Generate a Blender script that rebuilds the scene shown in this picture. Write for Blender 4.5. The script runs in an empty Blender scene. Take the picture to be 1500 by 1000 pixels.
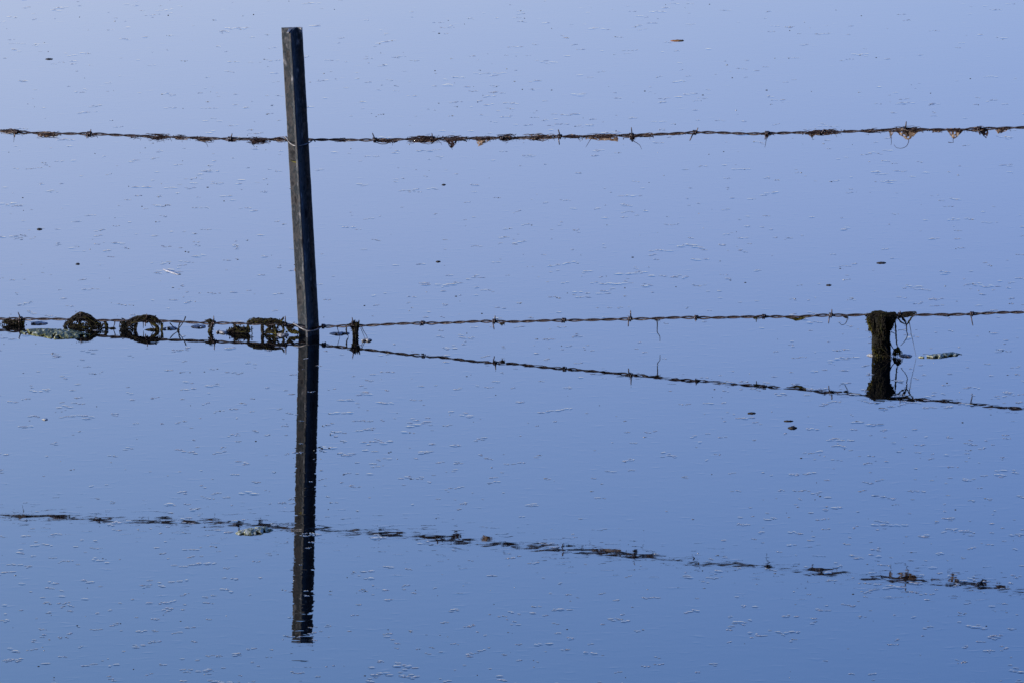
import bpy, bmesh, math, random
from mathutils import Vector, Matrix, noise
R = math.radians
sc = bpy.context.scene
C = sc.collection
rnd = random.Random(11)

# ------------------------------------------------------------------ camera
CAM = Vector((0.0, -10.0, 1.70))
LENS_PX = 8450.0                     # focal length in pixels of a 1500 px wide frame
fwd = (Vector((0, 0, 0)) - CAM).normalized()
r0 = Vector((1, 0, 0)); u0 = r0.cross(fwd)
ROLL = 0.0103
right = r0 * math.cos(ROLL) - u0 * math.sin(ROLL)
up = r0 * math.sin(ROLL) + u0 * math.cos(ROLL)
cam_d = bpy.data.cameras.new('camera'); cam = bpy.data.objects.new('camera', cam_d); C.objects.link(cam)
M = Matrix((right, up, -fwd)).transposed().to_4x4(); M.translation = CAM
cam.matrix_world = M
cam_d.sensor_width = 36; cam_d.lens = 36 * LENS_PX / 1500
cam_d.clip_start = 0.1; cam_d.clip_end = 3000
sc.camera = cam

# ------------------------------------------------------------------ sky, sun, exposure
SUN_EL, SUN_AZ = 10.0, -104.0          # azimuth from the viewing direction (+y), negative = left
w = bpy.data.worlds.new('World'); sc.world = w; w.use_nodes = True
nt = w.node_tree; nt.nodes.clear()
sky = nt.nodes.new('ShaderNodeTexSky'); sky.sky_type = 'NISHITA'; sky.sun_disc = False
sky.sun_elevation = R(SUN_EL); sky.sun_rotation = R(SUN_AZ)
sky.air_density = 1.0; sky.dust_density = 0.4; sky.ozone_density = 3.0
tint = nt.nodes.new('ShaderNodeMix'); tint.data_type = 'RGBA'; tint.blend_type = 'MULTIPLY'
tint.inputs[0].default_value = 1.0; 
bg = nt.nodes.new('ShaderNodeBackground'); bg.inputs[1].default_value = 0.15
wo = nt.nodes.new('ShaderNodeOutputWorld')
# twilight colour: mauve near the horizon, deeper blue above it
geo = nt.nodes.new('ShaderNodeTexCoord'); sp = nt.nodes.new('ShaderNodeSeparateXYZ'); rp = nt.nodes.new('ShaderNodeValToRGB')
nt.links.new(geo.outputs['Generated'], sp.inputs[0]); nt.links.new(sp.outputs[2], rp.inputs[0]); nt.links.new(rp.outputs[0], tint.inputs[7])
el = rp.color_ramp.elements; el[0].position = 0.08; el[0].color = (0.84, 0.66, 0.88, 1); el[1].position = 0.26; el[1].color = (0.85, 0.92, 1.29, 1)
e3 = el.new(0.5); e3.color = (0.55, 0.60, 0.95, 1)
e5 = el.new(0.015); e5.color = (1.45, 1.25, 1.40, 1)
e4 = el.new(0.15); e4.color = (1.04, 0.805, 1.05, 1)
nt.links.new(sky.outputs[0], tint.inputs[6]); # the afterglow is stronger towards the sun, on the left
mr = nt.nodes.new('ShaderNodeMapRange'); mr.inputs['From Min'].default_value = -0.3; mr.inputs['From Max'].default_value = 0.3
glow = nt.nodes.new('ShaderNodeMix'); glow.data_type = 'RGBA'; glow.inputs[6].default_value = (1.6, 1.42, 1.17, 1); glow.inputs[7].default_value = (0.4, 0.58, 0.83, 1)
gm = nt.nodes.new('ShaderNodeMix'); gm.data_type = 'RGBA'; gm.blend_type = 'MULTIPLY'; gm.inputs[0].default_value = 1.0
nt.links.new(sp.outputs[0], mr.inputs[0]); nt.links.new(mr.outputs[0], glow.inputs[0])
nt.links.new(tint.outputs[2], gm.inputs[6]); nt.links.new(glow.outputs[2], gm.inputs[7]); nt.links.new(gm.outputs[2], bg.inputs[0])
# sky behind the viewer dimmed on purpose, so sides facing the camera stay dark
mb_ = nt.nodes.new('ShaderNodeMapRange'); mb_.inputs['From Min'].default_value = -0.7; mb_.inputs['From Max'].default_value = 0.7
mb_.inputs['To Min'].default_value = 0.15 * 0.45; mb_.inputs['To Max'].default_value = 0.15
nt.links.new(sp.outputs[1], mb_.inputs[0]); nt.links.new(mb_.outputs[0], bg.inputs[1])
nt.links.new(bg.outputs[0], wo.inputs[0])
sun_d = bpy.data.lights.new('sun', 'SUN'); sun = bpy.data.objects.new('sun', sun_d); C.objects.link(sun)
sun_d.energy = 2.3; sun_d.angle = R(1.0); sun_d.color = (1.0, 0.94, 0.88)
sd = Vector((math.sin(R(SUN_AZ)) * math.cos(R(SUN_EL)), math.cos(R(SUN_AZ)) * math.cos(R(SUN_EL)), math.sin(R(SUN_EL))))
sun.rotation_euler = sd.to_track_quat('Z', 'Y').to_euler()
sc.view_settings.view_transform = 'Standard'; sc.view_settings.look = 'None'
sc.view_settings.exposure = 1.55; sc.view_settings.gamma = 1.0
sc.cycles.max_bounces = 6; sc.cycles.use_denoising = True

# ------------------------------------------------------------------ helpers
def ray(px, py):
    return (fwd + right * ((px - 750) / LENS_PX) + up * ((500 - py) / LENS_PX)).normalized()
def on_water(px, py, z=0.0):
    d = ray(px, py); return CAM + d * ((z - CAM.z) / d.z)
FA = on_water(0, 475.3); FB = on_water(1500, 528.6)
FDIR = (FB - FA).normalized(); FN = Vector((FDIR.y, -FDIR.x, 0))      # FN points towards the viewer
def on_fence(px, py, off=0.0):        # a point in the upright plane of the fence, off metres in front of it
    d = ray(px, py); o = FA + FN * off
    return CAM + d * ((o - CAM).dot(FN) / d.dot(FN))
PX = 0.0012                           # one photo pixel at the fence, in metres

def link(name, me, m=None, parent=None):
    o = bpy.data.objects.new(name, me); C.objects.link(o)
    if m is not None: me.materials.append(m)
    if parent is not None:
        o.parent = parent; o.matrix_parent_inverse = parent.matrix_world.inverted()
    return o
def tag(o, label, cat, group=None):
    o['label'] = label; o['category'] = cat
    if group: o['group'] = group
    return o
def empty(name, loc):
    o = bpy.data.objects.new(name, None); C.objects.link(o); o.location = loc
    o.matrix_world = Matrix.Translation(loc); o.empty_display_size = 0.05
    return o
class MB:
    def __init__(s): s.v = []; s.f = []; s.mi = []
    def tube(s, pts, rad, n=6, mi=0):
        """tapering tube along pts; rad is a number or a list"""
        L = len(pts); rr = rad if isinstance(rad, (list, tuple)) else [rad] * L
        b = len(s.v); ref = Vector((0.13, 0.21, 0.97))
        for i, p in enumerate(pts):
            t = (pts[min(i + 1, L - 1)] - pts[max(i - 1, 0)])
            if t.length < 1e-9: t = Vector((1, 0, 0))
            t.normalize()
            a = t.cross(ref)
            if a.length < 0.05: a = t.cross(Vector((1, 0, 0)))
            a.normalize(); c = t.cross(a)
            for k in range(n):
                q = 2 * math.pi * k / n
                s.v.append(p + (a * math.cos(q) + c * math.sin(q)) * rr[i])
        for i in range(L - 1):
            for k in range(n):
                k2 = (k + 1) % n
                s.f.append((b + i * n + k, b + i * n + k2, b + (i + 1) * n + k2, b + (i + 1) * n + k)); s.mi.append(mi)
        s.f.append(tuple(b + k for k in range(n))[::-1]); s.mi.append(mi)
        s.f.append(tuple(b + (L - 1) * n + k for k in range(n))); s.mi.append(mi)
    def build(s, name, m, parent=None, smooth=True, origin=None):
        me = bpy.data.meshes.new(name)
        o0 = origin or Vector((0, 0, 0))
        me.from_pydata([tuple(v - o0) for v in s.v], [], s.f); me.update()
        ms = m if isinstance(m, (list, tuple)) else [m]
        for x in ms: me.materials.append(x)
        if len(ms) > 1: me.polygons.foreach_set('material_index', s.mi)
        if smooth: me.polygons.foreach_set('use_smooth', [True] * len(me.polygons))
        o = bpy.data.objects.new(name, me); C.objects.link(o)
        o.location = o0
        if origin is not None: o.matrix_world = Matrix.Translation(o0)
        if parent is not None:
            o.parent = parent; o.matrix_parent_inverse = parent.matrix_world.inverted()
        return o

def catmull(P, n):
    """n points of a smooth curve through P"""
    out = []; m = len(P) - 1
    for i in range(n):
        t = i / (n - 1) * m; k = min(int(t), m - 1); u = t - k
        a, b, c, d = P[max(k - 1, 0)], P[k], P[k + 1], P[min(k + 2, m)]
        out.append(0.5 * ((2 * b) + (c - a) * u + (2 * a - 5 * b + 4 * c - d) * u * u + (3 * b - a - 3 * c + d) * u ** 3))
    return out

# ------------------------------------------------------------------ materials
def new_mat(name):
    m = bpy.data.materials.new(name); m.use_nodes = True
    return m, m.node_tree, m.node_tree.nodes['Principled BSDF']
def noisy(name, cols, scale=60, rough=0.7, bump=0.0, stretch=(1, 1, 1), detail=6, trans=0.0, spec=0.12, metal=0.0, lo=0.3, hi=0.7):
    m, t, p = new_mat(name); N = t.nodes
    tc = N.new('ShaderNodeTexCoord'); mp = N.new('ShaderNodeMapping'); mp.inputs['Scale'].default_value = stretch
    nz = N.new('ShaderNodeTexNoise'); nz.inputs['Scale'].default_value = scale; nz.inputs['Detail'].default_value = detail
    nz.inputs['Roughness'].default_value = 0.65
    cr = N.new('ShaderNodeValToRGB'); e = cr.color_ramp.elements
    while len(e) < len(cols): e.new(0.5)
    for i, c in enumerate(cols):
        e[i].position = lo + (hi - lo) * i / (len(cols) - 1); e[i].color = (*c, 1)
    t.links.new(tc.outputs['Object'], mp.inputs[0]); t.links.new(mp.outputs[0], nz.inputs['Vector'])
    t.links.new(nz.outputs[0], cr.inputs[0]); t.links.new(cr.outputs[0], p.inputs['Base Color'])
    p.inputs['Roughness'].default_value = rough; p.inputs['Metallic'].default_value = metal
    p.inputs['Specular IOR Level'].default_value = spec
    if bump:
        b = N.new('ShaderNodeBump'); b.inputs['Distance'].default_value = bump
        t.links.new(nz.outputs[0], b.inputs['Height']); t.links.new(b.outputs[0], p.inputs['Normal'])
    if trans:
        tr = N.new('ShaderNodeBsdfTranslucent'); mx = N.new('ShaderNodeMixShader'); mx.inputs[0].default_value = trans
        t.links.new(cr.outputs[0], tr.inputs[0]); t.links.new(p.outputs[0], mx.inputs[1]); t.links.new(tr.outputs[0], mx.inputs[2])
        t.links.new(mx.outputs[0], N['Material Output'].inputs['Surface'])
    return m

def water_mat():
    m, t, p = new_mat('still_water'); N = t.nodes
    p.inputs['Base Color'].default_value = (0.0010, 0.0018, 0.0030, 1)
    p.inputs['Roughness'].default_value = 0.015; p.inputs['IOR'].default_value = 1.333
    tc = N.new('ShaderNodeTexCoord')
    def nz(scale, detail, st=(1, 1, 1)):
        mp = N.new('ShaderNodeMapping'); mp.inputs['Scale'].default_value = st
        n = N.new('ShaderNodeTexNoise'); n.inputs['Scale'].default_value = scale; n.inputs['Detail'].default_value = detail
        t.links.new(tc.outputs['Object'], mp.inputs[0]); t.links.new(mp.outputs[0], n.inputs['Vector'])
        return n.outputs[0]
    def vor(scale, rnd_):
        mp = N.new('ShaderNodeMapping'); mp.inputs['Scale'].default_value = (0.8, 1, 1)
        n = N.new('ShaderNodeTexVoronoi'); n.inputs['Scale'].default_value = scale; n.inputs['Randomness'].default_value = rnd_
        t.links.new(tc.outputs['Object'], mp.inputs[0]); t.links.new(mp.outputs[0], n.inputs['Vector'])
        return n.outputs['Distance']
    def mul(a, v):
        n = N.new('ShaderNodeMath'); n.operation = 'MULTIPLY'; t.links.new(a, n.inputs[0])
        if isinstance(v, float): n.inputs[1].default_value = v
        else: t.links.new(v, n.inputs[1])
        return n.outputs[0]
    def add(a, b):
        n = N.new('ShaderNodeMath'); n.operation = 'ADD'; t.links.new(a, n.inputs[0]); t.links.new(b, n.inputs[1]); return n.outputs[0]
    def peaks(scale, cut):
        a = N.new('ShaderNodeMath'); a.operation = 'SUBTRACT'; a.inputs[1].default_value = cut; t.links.new(nz(scale, 1.5, (0.7, 1, 1)), a.inputs[0])
        b_ = N.new('ShaderNodeMath'); b_.operation = 'MAXIMUM'; b_.inputs[1].default_value = 0; t.links.new(a.outputs[0], b_.inputs[0])
        return mul(mul(b_.outputs[0], b_.outputs[0]), 2.1e-3)
    h = add(peaks(48, 0.56), add(mul(nz(13, 3), 0.62e-4), add(mul(vor(38, 0.8), 3.1e-5), mul(nz(1.3, 2), 3.0e-4))))
    b = N.new('ShaderNodeBump'); b.inputs['Distance'].default_value = 1.0
    t.links.new(h, b.inputs['Height']); t.links.new(b.outputs[0], p.inputs['Normal'])
    return m
WATER = water_mat()
def film_mat():
    m, t, p = new_mat('water_film'); N = t.nodes
    p.inputs['Base Color'].default_value = (0.0010, 0.0018, 0.0030, 1)
    p.inputs['Roughness'].default_value = 0.03; p.inputs['IOR'].default_value = 1.333
    return m
FILM = film_mat()
STEEL = noisy('weathered_post_steel', [(0.012, 0.015, 0.019), (0.070, 0.070, 0.072), (0.022, 0.032, 0.040), (0.10, 0.105, 0.115), (0.30, 0.31, 0.32)], 62, 0.7, 0.0016, (1, 1, 0.45), detail=9, lo=0.36, hi=0.70, spec=0.2)
WIRE = noisy('rusted_galvanised_wire', [(0.020, 0.018, 0.022), (0.040, 0.028, 0.028), (0.13, 0.135, 0.15)], 130, 0.42, 0.0003, (1, 1, 1), metal=0.5, spec=0.5, lo=0.35, hi=0.68)
TIE = noisy('bright_tie_wire', [(0.10, 0.10, 0.10), (0.24, 0.235, 0.23)], 160, 0.5, metal=0.4, spec=0.5)
WEED = noisy('wet_brown_weed', [(0.003, 0.003, 0.003), (0.013, 0.010, 0.008), (0.006, 0.007, 0.005), (0.036, 0.034, 0.026)], 75, 0.6, trans=0.10, lo=0.34, hi=0.74)
STRAW = noisy('pale_stem', [(0.06, 0.045, 0.03), (0.17, 0.14, 0.08)], 70, 0.6, trans=0.35)
OLIVE = noisy('olive_weed', [(0.012, 0.010, 0.005), (0.045, 0.042, 0.008), (0.14, 0.13, 0.03)], 75, 0.6, trans=0.35)
MAROON = noisy('dried_maroon_weed', [(0.012, 0.009, 0.012), (0.034, 0.021, 0.022), (0.10, 0.082, 0.08)], 110, 0.8, trans=0.3, lo=0.36, hi=0.7)
TAN = noisy('dry_tan_weed', [(0.06, 0.035, 0.03), (0.26, 0.19, 0.14), (0.50, 0.42, 0.34)], 170, 0.8, trans=0.5, lo=0.36, hi=0.64)
MOSS = noisy('dark_mossy_wood', [(0.003, 0.003, 0.002), (0.005, 0.006, 0.002), (0.02, 0.026, 0.005)], 60, 0.85, 0.003, lo=0.35, hi=0.8, spec=0.15)
ALGAE = noisy('green_algae_mat', [(0.014, 0.017, 0.005), (0.06, 0.068, 0.016), (0.20, 0.205, 0.09), (0.60, 0.61, 0.50)], 130, 0.55, 0.003, (1, 0.45, 1), detail=8, lo=0.38, hi=0.68)
PALE = noisy('pale_scum', [(0.10, 0.11, 0.09), (0.30, 0.30, 0.27), (0.62, 0.62, 0.58)], 120, 0.4, 0.002)
PALE_GREEN = noisy('pale_green_scum', [(0.10, 0.12, 0.05), (0.45, 0.48, 0.34), (0.66, 0.68, 0.60)], 210, 0.5, 0.0004, (1, 0.4, 1), trans=0.4, lo=0.4, hi=0.62)
CREST = noisy('painted_crest_glint', [(0.50, 0.51, 0.53), (0.72, 0.73, 0.74), (0.85, 0.85, 0.85)], 150, 0.6, trans=0.35)  # pale colour stands in for sky glints on the dimple crests
SCUM = noisy('thin_pale_scum', [(0.25, 0.26, 0.27), (0.42, 0.43, 0.44), (0.60, 0.61, 0.61)], 150, 0.45, 0.0003, trans=0.4)
DARKWEED = noisy('dark_wet_weed', [(0.003, 0.003, 0.002), (0.009, 0.007, 0.004), (0.016, 0.018, 0.005), (0.03, 0.024, 0.014)], 70, 0.7, trans=0.05, lo=0.36, hi=0.78)
GRIT = noisy('dark_floating_grit', [(0.01, 0.01, 0.008), (0.05, 0.04, 0.03)], 40, 0.7)
LEAF = noisy('brown_leaf', [(0.16, 0.05, 0.015), (0.30, 0.16, 0.04)], 60, 0.6)
WHITE = noisy('white_feather', [(0.22, 0.24, 0.28), (0.42, 0.43, 0.45)], 80, 0.6)

# ------------------------------------------------------------------ water
def water_sheet():
    me = bpy.data.meshes.new('water'); S = 700
    me.from_pydata([(-S, -S, 0), (S, -S, 0), (S, S, 0), (-S, S, 0)], [], [(0, 1, 2, 3)])
    o = link('water', me, WATER); o['kind'] = 'structure'; o['label'] = 'calm blue water mirroring the evening sky'
water_sheet()

# ------------------------------------------------------------------ steel post
BASE = on_water(453.5, 489.5)
def post():
    root = empty('steel_fence_post', BASE)
    tag(root, 'weathered grey steel T-post leaning left, standing out of the water', 'fence post')
    d = ray(428.3, 40.5); yt = BASE.y - 0.036
    top = CAM + d * ((yt - CAM.y) / d.y)
    ax = (top - BASE)
    low = BASE - ax * 0.8
    def prof():          # T section: flange across the view, stem towards the viewer; (x right, y towards viewer) metres
        H = 0.0193; th = 0.0036
        return [(-H, 0.0035), (-H + 0.0012, 0.0065), (-0.0055, 0.0052), (-0.0045, 0.010), (-0.0052, 0.0275), (-0.0048, 0.0300), (-0.0012, 0.0306),
                (-0.0003, 0.0285), (0.0010, 0.010), (0.0040, 0.0052), (H - 0.0012, 0.0062), (H, 0.0030), (H * 0.5, -0.0006), (0, -0.0020), (-H * 0.5, -0.0006)]
    YAW = R(13); P = [(x * math.cos(YAW) - y * math.sin(YAW), y * math.cos(YAW) + x * math.sin(YAW)) for x, y in [(a * 1.0 + (0.0062 if abs(a) < 0.0058 and b > 0.004 else 0), b) for a, b in prof()]]; n = len(P); mb = MB(); steps = 150
    for i in range(steps + 1):
        t = i / steps; c = low.lerp(top, t)
        for k, (x, y) in enumerate(P):
            j = 0.00045 * noise.noise(Vector((k * 3.1, 0, t * 40))) + 0.0003 * noise.noise(Vector((k * 7.7, 5, t * 160)))
            v = c + Vector((x + j, -y + j * 0.6, 0))
            if i == steps:
                v.z += 0.0006 * noise.noise(Vector((k * 2.3, 9, 1))) + (0.0 if x < 0.002 else 0.0012)
                if y > 0.008: v += (ax.normalized()) * -(0.0055 * min(1, (y - 0.008) / 0.012))
            mb.v.append(v)
    for i in range(steps):
        for k in range(n):
            k2 = (k + 1) % n
            mb.f.append((i * n + k, i * n + k2, (i + 1) * n + k2, (i + 1) * n + k)); mb.mi.append(0)
    mb.f.append(tuple(steps * n + k for k in range(n))); mb.mi.append(0)
    body = mb.build('body', STEEL, root, smooth=False)
    md = body.modifiers.new('bevel', 'BEVEL'); md.width = 0.0005; md.segments = 1; md.limit_method = 'ANGLE'; md.angle_limit = R(30)
    tn = ax.normalized(); cz = top - tn * 0.0046; cx_ = Vector((math.cos(YAW), -math.sin(YAW), 0)); cy_ = Vector((-math.sin(YAW), -math.cos(YAW), 0))
    m4 = MB()
    for (x, y, z) in [(-0.0030, 0.012, 0.0044), (0.0028, 0.012, 0.0040), (-0.0026, 0.0315, -0.0008), (0.0020, 0.0315, 0.0002), (-0.0024, 0.0318, -0.0024), (0.0012, 0.0318, -0.0020)]:
        m4.v.append(cz + cx_ * x + cy_ * y + tn * z)
    m4.f += [(0, 2, 3, 1), (2, 4, 5, 3), (0, 4, 2), (1, 3, 5), (0, 1, 5, 4)]; m4.mi += [0] * 5
    m4.build('cut_edge', TIE, root, smooth=False)
    # tie wires that clip the fence wires to the post
    def tie(path, rad):
        m2 = MB(); m2.tube(catmull([Vector(p) for p in path], 40), rad, 6); m2.build('wire_clip', TIE, root)
    def pf(px, py, o):
        d = ray(px, py); y0 = BASE.y - o
        return CAM + d * ((y0 - CAM.y) / d.y)
    tie([pf(417, 201, 0.004), pf(420, 203, 0.012), pf(424, 209, 0.03), pf(431, 213.5, 0.046), pf(440, 213.5, 0.046), pf(449, 211, 0.036), pf(455, 208, 0.014), pf(459, 205, 0.004), pf(462, 208, 0.002)], 0.0011)
    tie([pf(430, 474, 0.004), pf(434, 476, 0.012), pf(440, 480, 0.03), pf(449, 484, 0.036), pf(457, 484.5, 0.036), pf(466, 482, 0.028), pf(470, 479, 0.014), pf(473, 475, 0.004), pf(477, 478, 0.002)], 0.0012)
    m3 = MB(); m3.tube(catmull([pf(423, 232, 0.014), pf(428, 236.5, 0.032), pf(435, 238, 0.046), pf(441, 237, 0.04)], 14), [0.0006] * 5 + [0.0014] * 5 + [0.0007] * 4, 6)
    m3.build('weed_thread', OLIVE, root)
post()

# ------------------------------------------------------------------ barbed wires
def interp(tab, x):
    if x <= tab[0][0]: return tab[0][1]
    for (a, ya), (b, yb) in zip(tab, tab[1:]):
        if x <= b: 
            u = (x - a) / (b - a); return ya + (yb - ya) * (0.35 * (u * u * (3 - 2 * u)) + 0.65 * u)
    return tab[-1][1]
UP = [(0, 193), (60, 195.5), (130, 196.5), (230, 200.5), (340, 204), (415, 204.5), (458, 205.5), (500, 205), (550, 205.3), (630, 203.5), (750, 202.5), (850, 200), (925, 198.8), (1018, 194.5), (1100, 196), (1200, 194.5), (1325, 190), (1400, 190.5), (1437, 189), (1500, 187)]
LO = [(0, 467), (30, 467), (120, 468.5), (215, 470), (300, 472.5), (400, 475), (432, 476.5), (443, 480), (457, 481), (472, 478), (520, 477.3), (600, 473.8), (725, 471), (825, 469.6), (923, 467.3), (1020, 465.3), (1118, 464.2), (1216, 462), (1290, 461.2), (1340, 461.4), (1422, 459.8), (1500, 457.6)]
def path_fn(tab, wob):
    """point of the wire as a function of metres along the fence from the left frame edge"""
    pts = []
    x = -40
    while x <= 1540:
        p = on_fence(x, interp(tab, x)); pts.append(((p - FA).dot(FDIR), p.z)); x += 10
    def f(s):
        if s <= pts[0][0]: z = pts[0][1] - 0.004 * (pts[0][0] - s)
        elif s >= pts[-1][0]: z = pts[-1][1] + 0.028 * (s - pts[-1][0])
        else:
            k = int((s - pts[0][0]) / (pts[-1][0] - pts[0][0]) * (len(pts) - 1)); k = max(0, min(k, len(pts) - 2))
            while k > 0 and pts[k][0] > s: k -= 1
            while k < len(pts) - 2 and pts[k + 1][0] < s: k += 1
            u = (s - pts[k][0]) / (pts[k + 1][0] - pts[k][0]); z = pts[k][1] * (1 - u) + pts[k + 1][1] * u
        z += wob * 0.0008 * noise.noise(Vector((s * 14, wob, 0)))
        n = 0.0012 * noise.noise(Vector((s * 6, 7 + wob, 0)))
        if abs(s - S_POST) < 0.12: n -= 0.005 * math.exp(-((s - S_POST) / 0.035) ** 2)
        return FA + FDIR * s + FN * n + Vector((0, 0, z))
    return f
S_POST = (BASE - FA).dot(FDIR)
def s_of(px, py): return (on_fence(px, py) - FA).dot(FDIR)

def wire(tab, barbs, name, label, wob, pitch, coarse):
    f = path_fn(tab, wob)
    root = empty(name, f(s_of(750, interp(tab, 750))))
    tag(root, label, 'barbed wire', 'strands of the barbed wire fence')
    sb = sorted(s_of(b[0], interp(tab, b[0])) for b in barbs)
    s0, s1 = -3.2, 5.2; ph = wob
    S = []; s = s0
    while s < s1:
        S.append(s); s += 0.0028 if -0.1 < s < 2.0 else 0.006
    A, B = [], []
    for i, s in enumerate(S):
        if i: ph += (S[i] - S[i - 1]) * 2 * math.pi / pitch * (1 + 0.25 * noise.noise(Vector((s * 4, 3, wob))))
        near = min([abs(s - q) for q in sb] + [9])
        r = 0.00130 + 0.0005 * math.exp(-((near - 0.012) / 0.012) ** 2) * (near > 0.004)
        o = (FN * math.cos(ph) + Vector((0, 0, 1)) * math.sin(ph)) * r
        c = f(s); A.append(c + o); B.append(c - o)
    for P in (A, B):
        m = MB(); m.tube(P, 0.00135, 7); m.build('strand', WIRE, root)
    zz = Vector((0, 0, 1))
    for (px, kinds, lean) in barbs:     # kinds: list of (angle from up towards the viewer-right plane, depth, length px)
        s = s_of(px, interp(tab, px)); c = f(s); m = MB()
        turns = 2.3; n = 34; P = []
        for i in range(n):
            a = i / (n - 1) * turns * 2 * math.pi + wob
            P.append(c + FDIR * ((i / (n - 1) - 0.5) * 0.0062) + (FN * math.cos(a) + zz * math.sin(a)) * 0.0036)
        m.tube(P, 0.00115, 6)
        for (dx, dz, dn, L) in kinds:
            st = c + FDIR * (0.002 * (1 if dz > 0 else -1)) + FN * 0.0028
            v = (FDIR * dx + zz * dz + FN * dn).normalized()
            m.tube([st - v * 0.001, st + v * L * PX * 0.6, st + v * L * PX, st + v * (L * PX + 0.0012)], [0.00115, 0.00110, 0.0009, 0.0002], 6)
        m.build('barb', WIRE, root)
    return f

U = lambda x, L, n=0.2: (x, 1, n, L)
D = lambda x, L, n=0.2: (x, -1, n, L)
up_barbs = [(24, [D(0.0, 7), (0.4, 0.3, 1, 8)], 0), (131, [U(0.3, 7), D(-0.2, 6)], 0), (337, [U(0.35, 9), (0.3, -0.3, 1, 8)], 0), (419, [U(-0.25, 5)], 0),
            (549, [U(-0.35, 11), (0.5, -0.3, 1, 8)], 0), (633, [U(-0.1, 8), D(0.3, 5, 1)], 0), (735, [U(0.6, 4, 1), (0.3, 0.2, 1, 8)], 0), (820, [U(-0.25, 11), D(0.2, 11)], 0),
            (925, [U(-0.05, 12), D(0.1, 6)], 0), (1018, [U(0.5, 8), D(-0.45, 12)], 0), (1124, [D(-0.1, 8), (0.2, 0.2, 1, 8)], 0), (1203, [U(0.6, 6), D(0.1, 4, 1)], 0),
            (1325, [U(0.15, 12), D(-0.1, 9)], 0), (1434, [U(0.1, 5, 1), D(0.5, 9)], 0), (1545, [U(0.1, 9), D(0.3, 9)], 0)]
lo_barbs = [(30, [U(-0.35, 11), D(0.1, 7)], 0), (118, [U(-0.02, 12), (0.3, -0.2, 1, 8)], 0), (215, [U(0, 11), D(0.1, 7)], 0), (313, [U(0, 11), D(-0.2, 6)], 0), (417, [U(0.05, 13), (0.2, 0, 1, 8)], 0),
            (473, [(0.2, 0.2, 1, 6)], 0), (517, [U(-0.1, 13), (0, 0, 1, 8)], 0), (619, [(0.1, -0.25, 1, 9), (0.1, 0.1, -1, 9)], 0), (724, [U(0.1, 9), D(0.25, 11)], 0), (826, [(0.1, -0.15, 1, 9), (0, 0.1, -1, 9)], 0),
            (923, [U(0.02, 13), D(-0.02, 10)], 0), (1020, [U(-0.3, 5, 1), D(0.6, 6, 1)], 0), (1119, [U(0.3, 4, 1.5), (-0.4, 0.1, 1, 8)], 0), (1217, [U(0.08, 9), D(-0.06, 11)], 0), (1318, [U(-0.1, 6), D(0.3, 5, 1)], 0),
            (1424, [(0.1, 0.2, 1, 7), D(0.25, 16)], 0), (1530, [U(0.1, 9), D(0.3, 9)], 0)]
fU = wire(UP, up_barbs, 'barbed_wire', 'upper barbed wire crusted with dried weed, crossing near the top of the steel post', 1.0, 0.058, 0)
fL = wire(LO, lo_barbs, 'barbed_wire', 'lower barbed wire just above the water, meeting the steel post at the waterline', 2.0, 0.055, 0)

# ------------------------------------------------------------------ weed builders
def P3(pts, dep=0.0): return [on_fence(x, y, dep) for x, y in pts]
def bundle(mb, pts, rpx, n, fib=0.0008, stray=0.45, dep=0.0, mi=None, zmin=-0.02, taper=True):
    """a matted bundle of n strands following a path given in photo pixels, rpx half thick"""
    base = P3(pts, dep)
    n = int(n * 1.35) if n > 5 else n; fib *= 0.72 if n > 5 else 1
    for q in range(n):
        a = rnd.uniform(0, 2 * math.pi); r = rpx * PX * rnd.random() ** 0.7 * rnd.choice((1, 1, 1, 1.45))
        t0 = rnd.uniform(0, 0.35) if n > 2 else 0; t1 = rnd.uniform(0.6, 1.0) if n > 2 else 1
        N = max(6, int(len(base) * 5)); cv = catmull(base, 40)
        cv = cv[int(t0 * 39):int(t1 * 39) + 1]
        if len(cv) < 4: continue
        seed = rnd.uniform(0, 100); out = []
        w = rnd.uniform(0.4, 1.0)
        for i, p in enumerate(cv[::max(1, len(cv) // N)]):
            u = i / N
            off = FDIR * (math.cos(a) * r * 0.8) + Vector((0, 0, 1)) * (math.sin(a) * r) + FN * (math.sin(a + 2) * r)
            nz = noise.noise_vector(Vector((seed, p.x * 60, p.z * 60)))
            out.append(p + off + nz * (rpx * 1.05 * PX * w) + noise.noise_vector(Vector((seed, p.x * 260, p.z * 260))) * (0.0016 * w))
        if rnd.random() < stray and n > 2:
            v = Vector((rnd.uniform(-1, 1), rnd.uniform(-0.6, 0.6), rnd.uniform(-1.2, 0.35))); e = out[-1]; ln = (1.2 + rpx * 0.75) * PX * rnd.uniform(0.5, 1.5)
            out += [e + v * ln * 0.45 + noise.noise_vector(e * 300) * 0.001, e + v * ln + Vector((0, 0, -0.0012))]
        f = fib * rnd.uniform(0.6, 1.6)
        L = len(out); rr = [f * (0.35 + 0.65 * math.sin(math.pi * min(1, (i + 0.6) / L))) for i in range(L)] if taper else [f] * L
        mb.tube(out, rr, 5, mi if mi is not None else (1 if rnd.random() < 0.22 else 0))
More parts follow.
